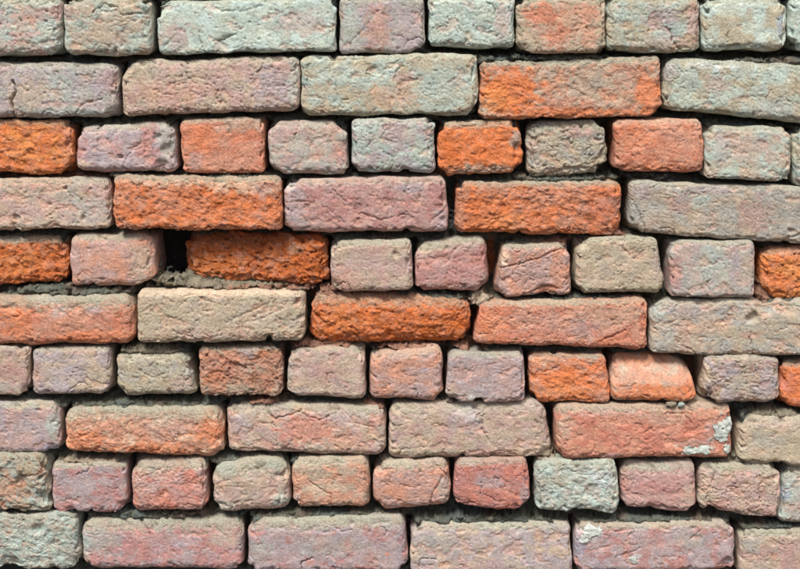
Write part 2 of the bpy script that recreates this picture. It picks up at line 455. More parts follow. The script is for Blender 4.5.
# course 4 (stretchers)
B((-52, 182, 110, 180, 111, 229, -52, 231), 'tan', 'pnk', 'long tan-grey stretcher pitted along its bottom edge', patches=[P(30, 181, 45, 6, 'sal', .8), P(30, 210, 20, 12, 'pnk', .6), P(90, 210, 22, 16, 'gry', .7), P(70, 195, 14, 12, 'gry', .6)],
  chips=[P(17, 218, 5, 5), P(16, 227, 6, 4), P(84, 217, 3, 4), P(65, 189, 2, 3), P(49, 204, 2, 3)], wr=.35, pit=.28)
B((112, 178, 280, 180, 281, 230, 116, 229), 'org', 'sal', 'rough orange stretcher with a cream crust along its top', rough=.85, wr=.3, pit=.28, patches=[P(124, 190, 10, 16, 'sal', .7), P(200, 208, 70, 18, 'org', .7), P(240, 184, 44, 9, 'crm', .65), P(160, 181, 44, 6, 'crm', .6), P(264, 190, 10, 10, 'lil', .6), P(180, 205, 30, 10, 'sal', .5)],
  cracks=[([P(139, 185), P(140, 195), P(134, 203)], 1, 2)])
B((284, 181, 446, 178, 449, 232, 284, 232), 'pnk', 'ros', 'long dusky pink stretcher scored by fine cracks', mixamt=.45, patches=[P(295, 210, 14, 26, 'lil', .8), P(350, 205, 40, 20, 'ros', .45), P(420, 215, 22, 14, 'ros', .5), P(410, 187, 20, 6, 'lil', .8), P(440, 220, 10, 14, 'lil', .6), P(290, 186, 7, 6, 'wht', .6)],
  cracks=[([P(331, 182), P(335, 192), P(346, 201)], .9, 2.6), ([P(354, 207), P(357, 214), P(366, 215), P(381, 219), P(396, 216), P(409, 214)], .9, 2.6), ([P(388, 184), P(389, 216)], .8, 1.6), ([P(328, 207), P(345, 224)], .8, 1.5), ([P(430, 222), P(446, 208)], .9, 2.4)], wr=.3, pit=.2, r=(5, 7, 6, 5), rd=5)
B((456, 184, 621, 182, 622, 236, 456, 232), 'org', 'sal', 'long orange stretcher with a faceted face, under two grey headers', rough=.75, wr=.6, patches=[P(480, 215, 36, 22, 'org', .8), P(505, 222, 26, 10, 'yel', .5), P(600, 208, 24, 24, 'red', .45), P(560, 195, 40, 14, 'sal', .7), P(460, 212, 6, 24, 'sal', .8), P(540, 181, 90, 3.5, 'dst', .8)], r=(7, 10, 6, 7), chips=[P(618, 232, 8, 3)])
B((630, 183, 824, 189, 824, 246, 630, 232), 'gry', 'tan', 'long lilac-grey stretcher with a rosy stain, right edge', patches=[P(680, 205, 12, 12, 'ros', .4), P(757, 214, 20, 20, 'ros', .5), P(700, 200, 12, 10, 'grn', .7), P(655, 225, 26, 12, 'tan', .7), P(780, 205, 22, 18, 'gry', .7), P(642, 192, 12, 10, 'lil', .8), P(712, 190, 30, 5, 'lil', .8)],
  cracks=[([P(636, 205), P(643, 224), P(646, 234)], 1, 2.6), ([P(786, 238), P(800, 234)], 1.2, 3)], r=(8, 8, 6, 7), chips=[P(786, 244, 7, 3)])
# course 5 (headers)
B((-20, 238, 66, 236, 67, 283, -20, 284), 'org', 'dor', 'rough rusty orange header set back at the left edge', y0=13, rough=1.0, wr=.4, pit=.3, r=(8, 10, 10, 9), patches=[P(20, 262, 26, 16, 'yel', .4), P(50, 245, 20, 10, 'brn', .4), P(15, 238, 16, 5, 'grn', .7)])
B((69, 236, 151, 233, 155, 285, 70, 286), 'pnk', 'sal', 'smooth pinkish header beside the dark hole', patches=[P(80, 260, 12, 22, 'pnk', .7), P(104, 258, 22, 18, 'sal', .4), P(140, 262, 12, 24, 'tan', .85), P(110, 237, 36, 5, 'khk', .7)], r=(8, 22, 10, 9), wr=.3, rough=.15, bulge=2)
B((184, 233, 328, 235, 328, 285, 187, 280), 'org', 'dor', 'rugged deep orange stretcher sunk behind the wall face, right of the dark hole', y0=20, tilt=(-15, 0), rough=1.2, wr=.45, pit=.6, r=(10, 12, 12, 9), rd=10, wob=1.6, patches=[P(240, 240, 60, 7, 'brn', .55), P(215, 265, 30, 12, 'yel', .35), P(310, 262, 18, 20, 'dor', .8), P(296, 248, 10, 6, 'khk', .5)], dust=.2, dcol='brn')
B((331, 242, 410, 240, 413, 291, 330, 292), 'tan', 'pnk', patches=[P(350, 280, 18, 12, 'sal', .4), P(396, 250, 14, 10, 'tan', .8), P(372, 260, 22, 20, 'pnk', .6)], r=(7, 7, 8, 7), chips=[P(397, 254, 5, 3), P(344, 245, 4, 3)])
B((417, 243, 486, 236, 490, 290, 415, 291), 'pnk', 'ros', 'rose header with a mossy grey top', patches=[P(430, 247, 18, 8, 'khk', .8), P(470, 262, 18, 16, 'ros', .6), P(440, 275, 18, 12, 'ros', .5), P(460, 238, 26, 6, 'dst', .8)], r=(8, 12, 14, 8), rd=9, wr=.5)
B((504, 245, 570, 244, 572, 295, 495, 297), 'pnk', 'sal', 'header shaped like a leaning trapezoid with diagonal folds', ang=.42, wr=.8, patches=[P(525, 243, 26, 4, 'crm', .6), P(545, 290, 16, 6, 'brn', .6), P(503, 258, 6, 14, 'crm', .6), P(530, 275, 24, 14, 'pnk', .7)],
  cracks=[([P(498, 270), P(512, 266), P(528, 262), P(545, 254), P(562, 247)], 1.1, 3.4), ([P(528, 294), P(548, 286), P(560, 289)], 1.2, 3)], chips=[P(546, 291, 9, 4)], r=(9, 7, 7, 6))
B((577, 239, 657, 238, 667, 292, 576, 295), 'khk', 'tan', 'sandy khaki header with a slanted right side', wr=.6, ang=.2, patches=[P(620, 265, 26, 16, 'tan', .6), P(602, 286, 14, 8, 'tan', .6), P(658, 262, 8, 12, 'lil', .5)], r=(7, 12, 7, 7))
B((671, 242, 756, 242, 755, 297, 670, 297), 'gry', 'pnk', 'grey header with a rosy left edge and bluish smear', mixamt=.4, patches=[P(675, 272, 8, 24, 'ros', .7), P(734, 260, 8, 20, 'lil', .9), P(712, 262, 22, 20, 'grn', .6), P(748, 270, 7, 18, 'tan', .7), P(690, 250, 14, 8, 'pnk', .6)], wr=.3)
B((762, 248, 842, 246, 842, 298, 763, 298), 'yel', 'org', 'vivid orange header set back at the right edge', y0=11, rough=.7, wr=.3, pit=.5, r=(10, 9, 10, 9), patches=[P(780, 252, 20, 5, 'sal', .5)])
# course 6 (stretchers)
B((-38, 300, 133, 297, 135, 344, -38, 346), 'sal', 'bur', 'long orange-pink stretcher with chalky white dabs', mixamt=.35, rough=.45, wr=.5, patches=[P(18, 322, 16, 26, 'org', .6), P(100, 337, 50, 7, 'org', .55), P(60, 312, 10, 8, 'wht', .55), P(44, 301, 12, 5, 'wht', .6), P(94, 310, 9, 6, 'lil', .85), P(80, 320, 40, 8, 'sal', .6), P(80, 297, 60, 6, 'dst', .8)],
  cracks=[([P(16, 306), P(20, 316), P(14, 318)], 1.2, 3), ([P(28, 300), P(33, 314)], 1, 2)], r=(7, 8, 11, 7))
B((137, 292, 303, 292, 305, 341, 137, 344), 'tan', 'khk', 'long sandy stretcher jutting out below the sunken orange brick', y0=-9, mixamt=.4, patches=[P(162, 316, 20, 12, 'khk', .9), P(210, 335, 50, 8, 'pnk', .4), P(220, 293, 80, 3, 'crm', .7), P(255, 318, 30, 14, 'tan', .7)], ang=.5, wr=.6,
  cracks=[([P(226, 322), P(245, 313), P(268, 303)], .9, 2), ([P(244, 322), P(262, 318), P(284, 308)], .8, 1.7), ([P(200, 300), P(222, 306)], .8, 1.5)], chips=[P(268, 339, 6, 9), P(300, 318, 4, 3)], r=(6, 8, 5, 7), rd=5, dcol='crm')
B((311, 294, 470, 299, 472, 343, 309, 345), 'org', 'dor', 'rounded deep orange stretcher set back in the sixth course', y0=7, rough=.85, wr=.4, pit=.4, r=(12, 14, 12, 14), rd=14, bulge=3, patches=[P(340, 320, 24, 16, 'yel', .35), P(410, 325, 40, 10, 'dor', .6), P(455, 322, 12, 16, 'dor', .7), P(320, 295, 14, 6, 'sal', .7)])
B((482, 304, 646, 299, 649, 350, 473, 343), 'sal', 'bur', 'long brownish-pink stretcher with an orange left end', patches=[P(490, 325, 22, 18, 'org', .45), P(560, 325, 60, 18, 'pnk', .35), P(585, 330, 14, 14, 'lil', .4), P(610, 315, 40, 12, 'tan', .5), P(560, 303, 70, 4, 'khk', .7)], r=(10, 10, 7, 7), wr=.6, rough=.35, cracks=[([P(600, 342), P(625, 330)], 1, 2.4)])
B((651, 302, 826, 301, 826, 357, 651, 354), 'tan', 'gry', 'long grey-brown stretcher chipped at its upper right', patches=[P(690, 310, 40, 9, 'lil', .55), P(740, 335, 40, 10, 'khk', .6), P(700, 328, 30, 10, 'sal', .3), P(752, 335, 12, 5, 'ros', .5), P(780, 325, 26, 12, 'khk', .6), P(660, 310, 8, 10, 'grn', .6), P(768, 303, 22, 5, 'sal', .8)],
  chips=[P(752, 318, 8, 6), P(768, 304, 14, 7), P(790, 306, 12, 5)], r=(8, 7, 7, 5), wr=.55)
# course 7 (headers)
B((-50, 347, 29, 347, 30, 395, -50, 395), 'pnk', 'tan', patches=[P(10, 370, 14, 16, 'ros', .4), P(20, 355, 10, 10, 'tan', .7), P(3, 388, 10, 6, 'gry', .6)], wr=.4)
B((32, 348, 110, 347, 112, 395, 32, 395), 'tan', 'lil', 'lilac-tan header with a rosy left edge', patches=[P(36, 372, 8, 14, 'ros', .5), P(60, 375, 22, 12, 'lil', .6), P(95, 380, 16, 12, 'khk', .7), P(75, 350, 24, 5, 'sal', .4)], r=(8, 8, 7, 7))
B((116, 354, 188, 354, 197, 395, 115, 396), 'khk', 'gry', 'sandy grey header with a thick crust of mortar on top', patches=[P(150, 372, 26, 16, 'khk', .6), P(180, 385, 14, 10, 'pnk', .5), P(150, 356, 30, 4, 'crm', .5)], wr=.7, chips=[P(193, 366, 7, 6), P(122, 391, 6, 4)], cracks=[([P(138, 370), P(152, 377), P(166, 372)], .9, 2)])
B((199, 348, 282, 347, 283, 395, 201, 396), 'sal', 'tan', 'flaky brownish-orange header full of holes', rough=.95, wr=.6, pit=.6, patches=[P(247, 353, 9, 6, 'lil', .9), P(225, 365, 20, 12, 'red', .45), P(265, 380, 16, 12, 'brn', .35), P(215, 380, 14, 10, 'org', .4), P(270, 352, 12, 8, 'brn', .4)], chips=[P(237, 365, 5, 4), P(221, 358, 4, 3), P(252, 369, 4, 3)])
B((288, 349, 365, 348, 365, 398, 287, 397), 'tan', 'pnk', 'rosy tan header with softly rounded edges', patches=[P(325, 372, 24, 12, 'ros', .4), P(325, 347, 34, 4, 'sal', .8), P(291, 375, 5, 20, 'gry', .7), P(300, 392, 14, 6, 'gry', .5)], r=(8, 7, 8, 7), wr=.35)
B((369, 353, 442, 347, 443, 401, 369, 400), 'pnk', 'sal', patches=[P(405, 350, 34, 5, 'sal', .8), P(425, 370, 4, 4, 'blu', .5), P(422, 390, 12, 10, 'lil', .7), P(395, 370, 18, 10, 'sal', .4)], r=(7, 7, 9, 7))
B((449, 354, 524, 352, 525, 402, 446, 404), 'lil', 'pnk', 'lilac-grey header notched at the bottom', patches=[P(460, 346, 16, 5, 'sal', .8), P(470, 396, 14, 7, 'gry', .6), P(495, 372, 26, 14, 'pnk', .5), P(452, 392, 8, 8, 'khk', .5), P(472, 397, 5, 4, 'wht', .6)], chips=[P(480, 403, 7, 7)], r=(10, 7, 9, 8))
B((530, 355, 606, 354, 609, 402, 531, 402), 'org', 'sal', 'orange header left of the worn sloping one', y0=5, rough=.6, wr=.35, patches=[P(565, 378, 26, 12, 'org', .8), P(565, 392, 30, 8, 'yel', .4), P(545, 362, 16, 6, 'crm', .4), P(590, 358, 16, 6, 'gry', .7), P(553, 368, 8, 5, 'sal', .9)], r=(9, 9, 9, 9), cracks=[([P(545, 371), P(555, 369), P(560, 366)], 1, 2.4)])
B((614, 357, 688, 360, 699, 402, 612, 402), 'sal', 'tan', 'worn orange header sloping back like a loaf', rough=.25, wr=.3, pit=.15, y0=-2, slope=(.62, 17), patches=[P(655, 393, 44, 11, 'org', .85), P(645, 360, 40, 8, 'org', .6), P(640, 352, 12, 8, 'grn', .7), P(645, 379, 40, 6, 'sal', .8), P(690, 390, 10, 10, 'org', .7)], r=(10, 16, 16, 9), rd=10, dust=.2)
B((706, 356, 779, 357, 779, 403, 704, 404), 'lil', 'tan', 'crinkled lilac-grey header with a rounded left side painted creamy as if lit', wr=.8, rough=.4, mixamt=.6, patches=[P(705, 380, 5, 26, 'crm', .9), P(725, 372, 12, 6, 'lil', .8), P(735, 385, 12, 8, 'gry', .6), P(752, 368, 3, 3, 'red', .5)], r=(11, 6, 6, 7), rd=9)  # cream on the left side paints in the light it catches
B((781, 361, 862, 360, 862, 410, 781, 408), 'org', 'red', 'red-orange header cut by the right edge', y0=5, rough=.4, wr=.35, patches=[P(795, 358, 20, 6, 'khk', .6), P(800, 385, 16, 16, 'org', .6)])
# course 8 (stretchers)
B((-110, 408, 58, 404, 62, 453, -110, 454), 'lil', 'pnk', 'lilac-grey stretcher at the left edge with a bluish chipped corner', mixamt=.45, patches=[P(48, 448, 14, 6, 'blu', .5), P(20, 440, 20, 10, 'pnk', .5), P(30, 405, 30, 5, 'dst', .8), P(54, 425, 8, 16, 'grn', .7)], r=(7, 12, 8, 9), chips=[P(52, 452, 10, 4)])
B((66, 412, 222, 411, 224, 458, 65, 452), 'sal', 'crm', 'long orange-pink stretcher with creamy mottling', mixamt=.35, rough=.6, wr=.55, patches=[P(85, 440, 30, 14, 'org', .6), P(150, 450, 50, 9, 'org', .65), P(210, 430, 16, 18, 'org', .7), P(120, 425, 40, 10, 'sal', .6), P(170, 425, 30, 14, 'pnk', .5), P(140, 409, 80, 5, 'dst', .8), P(72, 418, 8, 6, 'crm', .7)], r=(8, 10, 10, 7), chips=[P(218, 455, 8, 3)])
B((226, 407, 385, 409, 386, 456, 228, 452), 'pnk', 'tan', 'long pink stretcher with a brick-red heart', patches=[P(305, 430, 34, 18, 'red', .7), P(345, 440, 24, 12, 'sal', .6), P(240, 425, 16, 16, 'lil', .6), P(240, 446, 14, 6, 'tan', .8), P(350, 416, 30, 7, 'lil', .6), P(375, 420, 10, 8, 'sal', .6), P(300, 410, 12, 5, 'org', .35)],
  cracks=[([P(262, 402), P(272, 418), P(290, 415), P(302, 410)], 1.2, 4), ([P(298, 412), P(318, 420), P(338, 412)], 1, 2.4), ([P(275, 430), P(277, 448)], .8, 1.8), ([P(345, 421), P(372, 425)], .8, 1.8)], wr=.5)
B((390, 407, 547, 405, 551, 458, 388, 459), 'tan', 'pnk', 'long tan stretcher with a grey-white smear in the middle', patches=[P(446, 434, 12, 14, 'ros', .4), P(468, 420, 18, 16, 'lil', .7), P(466, 412, 14, 10, 'wht', .4), P(420, 452, 40, 6, 'khk', .7), P(520, 452, 26, 6, 'crm', .5), P(430, 420, 20, 10, 'tan', .7)],
  cracks=[([P(484, 414), P(482, 430), P(489, 441)], 1, 2.8), ([P(400, 450), P(425, 446)], .8, 1.6)], chips=[P(462, 457, 5, 4), P(492, 456, 4, 4), P(545, 455, 10, 4)], r=(7, 12, 7, 7))
B((555, 409, 732, 407, 733, 458, 558, 459), 'red', 'sal', 'long brick-red stretcher spotted with pale lichen', mixamt=.6, patches=[P(565, 425, 10, 14, 'tan', .7), P(640, 440, 60, 16, 'red', .35), P(668, 418, 30, 8, 'tan', .5), P(610, 412, 44, 5, 'pnk', .6), P(700, 440, 30, 12, 'red', .3), P(612, 456, 12, 4, 'lil', .6), P(712, 440, 4, 3, 'mint', .8), P(708, 428, 3, 2.5, 'mint', .7), P(676, 446, 3, 2, 'mint', .7), P(700, 444, 20, 5, 'pnk', .6), P(715, 430, 14, 12, 'pnk', .5), P(722, 414, 3, 2, 'mint', .7)],
  cracks=[([P(645, 432), P(652, 428), P(654, 436), P(645, 440)], .9, 1.8)], chips=[P(556, 455, 11, 5)], r=(7, 7, 7, 7), wr=.45)
B((739, 421, 902, 419, 902, 470, 739, 465), 'tan', 'khk', 'long sandy stretcher in the lower right', patches=[P(775, 425, 40, 5, 'pnk', .6), P(790, 450, 20, 12, 'khk', .7), P(765, 440, 20, 10, 'gry', .5)], chips=[P(775, 468, 12, 3)], wr=.3)
# course 9 (headers)
B((-32, 458, 46, 458, 50, 511, -32, 512), 'grn', 'khk', 'ragged mossy grey header at the left edge', rough=.8, wr=.8, wob=2.2, patches=[P(8, 488, 16, 14, 'sal', .6), P(10, 466, 12, 8, 'gry', .6), P(40, 500, 12, 10, 'mint', .6)], chips=[P(44, 498, 9, 8), P(22, 480, 8, 6), P(50, 470, 7, 5)], r=(8, 12, 9, 8))
B((51, 467, 126, 466, 128, 512, 53, 513), 'lil', 'ros', 'dusky rose header with a sharp straight top edge', patches=[P(75, 490, 22, 16, 'lil', .4), P(115, 492, 12, 16, 'ros', .5), P(80, 463, 34, 4, 'crm', .6)], r=(5, 7, 5, 9), rd=5, wr=.35, chips=[P(70, 513, 9, 4)])
B((130, 464, 206, 462, 207, 510, 130, 511), 'pnk', 'red', 'rosy header flushed red along its bottom', mixamt=.4, patches=[P(165, 500, 36, 9, 'red', .6), P(150, 470, 20, 8, 'tan', .7), P(185, 485, 20, 14, 'ros', .5), P(198, 466, 10, 5, 'crm', .6)], chips=[P(206, 474, 5, 4)], cracks=[([P(134, 480), P(150, 474), P(168, 466)], .9, 2)])
B((212, 465, 288, 461, 291, 508, 213, 513), 'tan', 'pnk', 'tan header fringed with grey-green crust', patches=[P(250, 485, 22, 16, 'tan', .7), P(225, 466, 16, 9, 'grn', .85), P(280, 500, 12, 8, 'mint', .7), P(222, 508, 14, 7, 'mint', .7), P(275, 465, 14, 6, 'grn', .7)], r=(10, 10, 12, 9), wob=1.4)
B((292, 462, 368, 460, 370, 507, 293, 509), 'tan', 'sal', 'sandy pink header, fifth from the left in the ninth course', patches=[P(320, 485, 26, 14, 'crm', .25), P(320, 463, 30, 4, 'tan', .8), P(296, 500, 5, 8, 'wht', .4)], cracks=[([P(310, 482), P(318, 488), P(330, 494), P(330, 501)], 1.1, 2.8), ([P(325, 464), P(345, 462)], .9, 2)], r=(8, 8, 6, 7), wr=.5)
B((375, 465, 449, 462, 451, 506, 373, 511), 'sal', 'pnk', 'pale salmon header split by a thin crack', patches=[P(395, 490, 18, 12, 'sal', .6), P(418, 495, 16, 12, 'pnk', .6), P(444, 490, 7, 18, 'gry', .7), P(400, 464, 24, 5, 'dst', .7)], cracks=[([P(400, 485), P(415, 487), P(417, 500)], .8, 2), ([P(430, 507), P(433, 492), P(442, 479)], 1.1, 3)], r=(8, 9, 8, 9))
B((456, 464, 528, 461, 530, 511, 454, 506), 'ros', 'red', 'rose-red header with a lilac smear', mixamt=.45, patches=[P(488, 482, 20, 8, 'lil', .75), P(500, 497, 18, 7, 'red', .8), P(462, 490, 10, 14, 'ros', .6), P(525, 495, 6, 14, 'lil', .8), P(470, 463, 16, 5, 'gry', .6)], wr=.5, rough=.35, r=(9, 7, 7, 10))
B((536, 466, 617, 462, 619, 513, 537, 511), 'mint', 'mint', 'pale mint header wholly crusted with lichen', spall=-1, mixamt=.5, rough=.6, wr=.8, patches=[P(542, 485, 8, 18, 'gry', .6), P(580, 468, 12, 5, 'gry', .7), P(605, 480, 16, 12, 'wht', .5), P(560, 480, 12, 8, 'khk', .4)], chips=[P(590, 492, 10, 3)], r=(9, 9, 8, 9), wob=1.4)
B((621, 467, 695, 464, 697, 513, 622, 508), 'pnk', 'ros', 'dusky pink header between the mint one and a brownish one', mixamt=.35, patches=[P(637, 490, 12, 12, 'ros', .5), P(672, 485, 18, 16, 'ros', .4), P(650, 467, 26, 5, 'dst', .7), P(690, 495, 8, 12, 'tan', .6)], r=(7, 7, 8, 8))
B((701, 468, 779, 468, 781, 519, 699, 510), 'pnk', 'tan', 'crinkled brownish-pink header in the lower right', wr=1.0, patches=[P(740, 490, 30, 16, 'pnk', .6), P(706, 485, 6, 16, 'crm', .4), P(740, 467, 30, 4, 'dst', .6)], chips=[P(782, 513, 8, 5), P(712, 512, 7, 4)], cracks=[([P(716, 472), P(712, 484), P(706, 500)], 1, 2.6)])
B((785, 471, 866, 470, 866, 526, 778, 522), 'gry', 'grn', patches=[P(786, 494, 6, 8, 'blu', .6), P(795, 510, 12, 10, 'pnk', .5)], wr=.35)
# course 10 (stretchers)
B((-86, 519, 76, 517, 79, 568, -86, 572), 'grn', 'mint', 'rough green-grey stretcher in the bottom left corner', rough=.7, wr=.7, wob=1.6, patches=[P(30, 520, 30, 6, 'tan', .4), P(30, 540, 30, 14, 'mint', .6), P(70, 550, 8, 14, 'gry', .7)], chips=[P(40, 527, 8, 4), P(10, 566, 14, 7), P(78, 562, 8, 5)])
B((81, 523, 243, 522, 243, 571, 81, 568), 'ros', 'lil', 'long rose-grey stretcher with a greenish left end', patches=[P(100, 540, 22, 18, 'gry', .8), P(150, 545, 30, 16, 'ros', .6), P(215, 560, 26, 10, 'ros', .5), P(225, 538, 18, 10, 'tan', .7), P(160, 521, 80, 5, 'dst', .8), P(84, 545, 6, 20, 'grn', .6)], r=(9, 7, 9, 7))
B((248, 523, 406, 520, 407, 574, 247, 573), 'lil', 'ros', 'long speckled lilac stretcher in the bottom course', mixamt=.35, patches=[P(260, 550, 14, 14, 'grn', .45), P(330, 545, 40, 14, 'gry', .5), P(320, 520, 70, 6, 'dst', .8), P(387, 555, 2.5, 2.5, 'org', .8), P(303, 552, 2.5, 2, 'wht', .9), P(370, 560, 20, 10, 'pnk', .5)], cracks=[([P(302, 569), P(302, 562), P(312, 557)], 1.2, 4)], r=(8, 8, 9, 7))
B((412, 527, 571, 526, 573, 575, 411, 574), 'lil', 'tan', 'long dull grey-mauve stretcher in the bottom course', mixamt=.45, patches=[P(440, 545, 26, 14, 'gry', .6), P(480, 565, 40, 8, 'ros', .35), P(490, 525, 70, 5, 'dst', .8), P(482, 539, 2, 2, 'wht', .9)], r=(8, 7, 9, 7), wr=.3, pit=.15)
B((576, 527, 735, 526, 736, 570, 575, 573), 'lil', 'ros', 'long mauve stretcher with white blotches near its left end', mixamt=.45, patches=[P(590, 533, 14, 10, 'wht', .45), P(580, 545, 7, 16, 'blu', .35), P(635, 558, 10, 6, 'wht', .7), P(690, 540, 20, 12, 'gry', .7), P(650, 545, 40, 14, 'pnk', .5), P(725, 550, 10, 20, 'lil', .8), P(650, 524, 70, 4, 'crm', .5)], chips=[P(728, 565, 9, 6)], cracks=[([P(615, 558), P(640, 548)], .9, 1.8), ([P(690, 540), P(701, 530)], .9, 1.8)], r=(6, 7, 6, 7))
B((741, 533, 904, 531, 904, 584, 740, 578), 'tan', 'pnk', 'tan-pink stretcher in the bottom right corner', patches=[P(752, 545, 12, 10, 'gry', .7), P(775, 555, 5, 4, 'red', .4), P(790, 560, 16, 12, 'ros', .4), P(770, 532, 40, 4, 'dst', .7)])

STEP = 1.4
footy = []
foot = []          # footprints (mm) of every brick on the wall, for the mortar
bricks = {}
for i, (c, base, mix, label, k) in enumerate(BR):
    k = dict(k)
    y0 = k.get('y0', float(rng.normal(0, 3.0)))
    k['y0'] = y0
    if 'tilt' not in k:
        k['tilt'] = (float(rng.normal(0, 2.6)), float(rng.normal(0, 2.0)))
    if c[1] > 400 or (c[1] > 170 and c[2] - c[0] > 130 and c[1] < 320 and y0 < 10 and c[1] != 292):   # worn, sloping upper edges
        up_, kk = (3.0, 1.7) if c[1] > 400 else (1.5, 1.3)
        c = (c[0], c[1] - up_, c[2], c[3] - up_) + tuple(c[4:])
        rr_ = k.get('r', (7, 7, 7, 6))
        k['r'] = (rr_[0], rr_[1], rr_[2] * kk, rr_[3])
    corners = [at(c[j], c[j + 1], y0) for j in (0, 2, 4, 6)]
    m = 1.38
    k['patches'] = [(*at(p[0], p[1], y0), p[2] * m, p[3] * m, p[4], p[5]) for p in k.get('patches', ())]
    k['chips'] = [(*at(p[0], p[1], y0), p[2] * m, p[3]) for p in k.get('chips', ())]
    k['cracks'] = [([at(*q, y0) for q in pts], w, d) for pts, w, d in k.get('cracks', ())]
    k['rs'] = float(rng.choice([1.0, 1.25, 1.5, 1.75])); k['fin'] = float(rng.uniform(.03, .17))
    k.setdefault('wr', float(rng.uniform(.2, .75))); k.setdefault('rough', float(rng.uniform(0, .16))); k.setdefault('pit', float(rng.uniform(.04, .22)))
    k.setdefault('dust', float(rng.uniform(.35, .68)))
    k.setdefault('spall', float(rng.uniform(-.45, .12)))
    # chance cracks and broken corners
    (tlx, tlz), (trx, trz), (brx, brz), (blx, blz) = corners
    wid = trx - tlx
    for _ in range(int(rng.integers(1, 3)) + int(wid > 150)):
        x, z = rng.uniform(tlx + 8, trx - 8), (tlz if rng.random() < .5 else blz) + rng.uniform(-12, 12)
        a_ = math.atan2((tlz + blz) / 2 - z, rng.normal(0, 30)) + rng.normal(0, .5)
        pts = [(x, z)]
        for _j in range(int(rng.integers(3, 7))):
            st_ = rng.uniform(4, 10)
            x, z = x + st_ * math.cos(a_), z + st_ * math.sin(a_)
            a_ += rng.normal(0, .7)
            pts.append((x, z))
        k['cracks'].append((pts, float(rng.uniform(.6, .95)), float(rng.uniform(1.6, 3.2))))
    for (qx, qz) in corners:
        if rng.random() < .5:
            k['chips'].append((qx + rng.normal(0, 2), qz + rng.normal(0, 2), float(rng.uniform(8, 21)), float(rng.uniform(2.5, 9))))
    if rng.random() < .6:
        k['chips'].append((rng.uniform(tlx, trx), (tlz if rng.random() < .4 else blz), float(rng.uniform(4, 9)), float(rng.uniform(2, 4.5))))
    if 'ang' not in k:
        k['ang'] = float(rng.uniform(-.5, .6))
    co, quads, pig, grain, cen, st = build_brick(corners, STEP, i + 1, base=base, mix=mix, **k)
    me = make_mesh('brick', co, quads, pig, M_BRICK, grain)
    o = link('brick', me, wall, cen, label)
    foot.append(np.array(corners)); footy.append(y0 + (k['slope'][1] if 'slope' in k else 0))
    bricks[(BR[i][0][0], BR[i][0][1])] = (o, co, quads, cen, st)
print('bricks of the view', len(BR), round(time.time() - T0, 1), 's')


# ------------------------------------------------------------------ lichen crusts: sub-parts lying on their brick
def lichen(key, spots, col, label):
    o, co, quads, cen, (s, t) = bricks[key]
    X, Z = (co[:, 0] + cen[0]) * 1000, (co[:, 2] + cen[2]) * 1000
    d = np.full(X.shape, 9.0)
    for (px, py, rx, ry) in spots:
        ex, ez = at(px, py, cen[1] * 1000)
        d = np.minimum(d, np.hypot((X - ex) / (rx * 1.38), (Z - ez) / (ry * 1.38)))
    d = d + 0.38 * fbm(s / 8.0, t / 7.0, 4, 95, .7)
    keep = (d[quads] < 1.0).all(1) & ((co[quads][:, :, 1]) < 0.011).all(1)
    q = quads[keep]
    used = np.unique(q)
    mp = np.zeros(len(co), int); mp[used] = np.arange(len(used))
    p = co[used].copy()
    th = 0.0004 + 0.0018 * sstep(1.0, 0.75, d[used]) * (0.75 + 0.5 * gn(s[used] / 4.0, t[used] / 4.0, 96))
    p[:, 1] -= th
    pig = PAL[col][None] * (1 + 0.12 * gn(s[used] / 5, t[used] / 5, 97))[:, None]
    link('lichen', make_mesh('lichen', p, mp[q], pig, M_LICHEN, np.full(len(used), 1.0)), o, (0, 0, 0), label)


PAL['lch'] = lin((200, 206, 194)) * KC
PAL['lchw'] = lin((205, 208, 198)) * KC
lichen((555, 409), [(729, 425, 9, 10), (722, 435, 8, 8), (718, 428, 6, 5)], 'lch', 'pale blue-green lichen on the upper right corner')
lichen((555, 409), [(690, 451, 10, 5), (704, 450, 11, 6)], 'lch', 'pale blue-green lichen along the bottom edge')
lichen((555, 409), [(727, 449, 5, 6)], 'lch', 'small pale lichen dot near the right end')
lichen((576, 527), [(592, 531, 11, 7), (584, 538, 6, 6)], 'lchw', 'chalky white crust on the upper left corner')
lichen((576, 527), [(634, 560, 5, 4)], 'lchw', 'small chalky white crust')

# ------------------------------------------------------------------ the wall beyond the photograph
fr = np.array(foot)
x_lo, x_hi = -1120.0, 1120.0
cuts = [0]
for i in range(1, len(BR)):
    if BR[i][0][0] < BR[i - 1][0][0] - 300:
        cuts.append(i)
cuts.append(len(BR))
rows = [fr[cuts[i]:cuts[i + 1]] for i in range(len(cuts) - 1)]
print('courses', len(rows), [len(q) for q in rows])
protos = {'long': [], 'short': []}
combos = [('lil', 'pnk'), ('tan', 'khk'), ('grn', 'gry'), ('sal', 'tan'), ('org', 'dor'), ('pnk', 'ros'), ('khk', 'grn')]
for kind, W in (('long', 224.0), ('short', 110.0)):
    for q, (b0, b1) in enumerate(combos):
        c4 = [(-W / 2, 36), (W / 2, 36), (W / 2, -36), (-W / 2, -36)]
        co, quads, pig, grain, cen, st = build_brick(c4, 3.6, 200 + q + (20 if kind == 'long' else 0), base=b0, mix=b1, rough=.8 if b0 == 'org' else .35,
                                                     ang=.3, loops=LOOPS[[1, 3, 5, 7, 9, 11]])
        protos[kind].append(make_mesh('brick', co, quads, pig, M_BRICK, grain))
spare = []          # (x0, x1, z top, z bottom, kind)


def run(x0, x1, zt, zb, kind, far):
    """lay bricks from x0 to x1"""
    pitch = 236.0 if kind == 'long' else 119.0
    n = max(1, int(round((x1 - x0) / pitch)))
    w = (x1 - x0) / n
    for j in range(n):
        a, b = x0 + j * w + 4, x0 + (j + 1) * w - 4
        spare.append((a, b, zt, zb, kind, far))


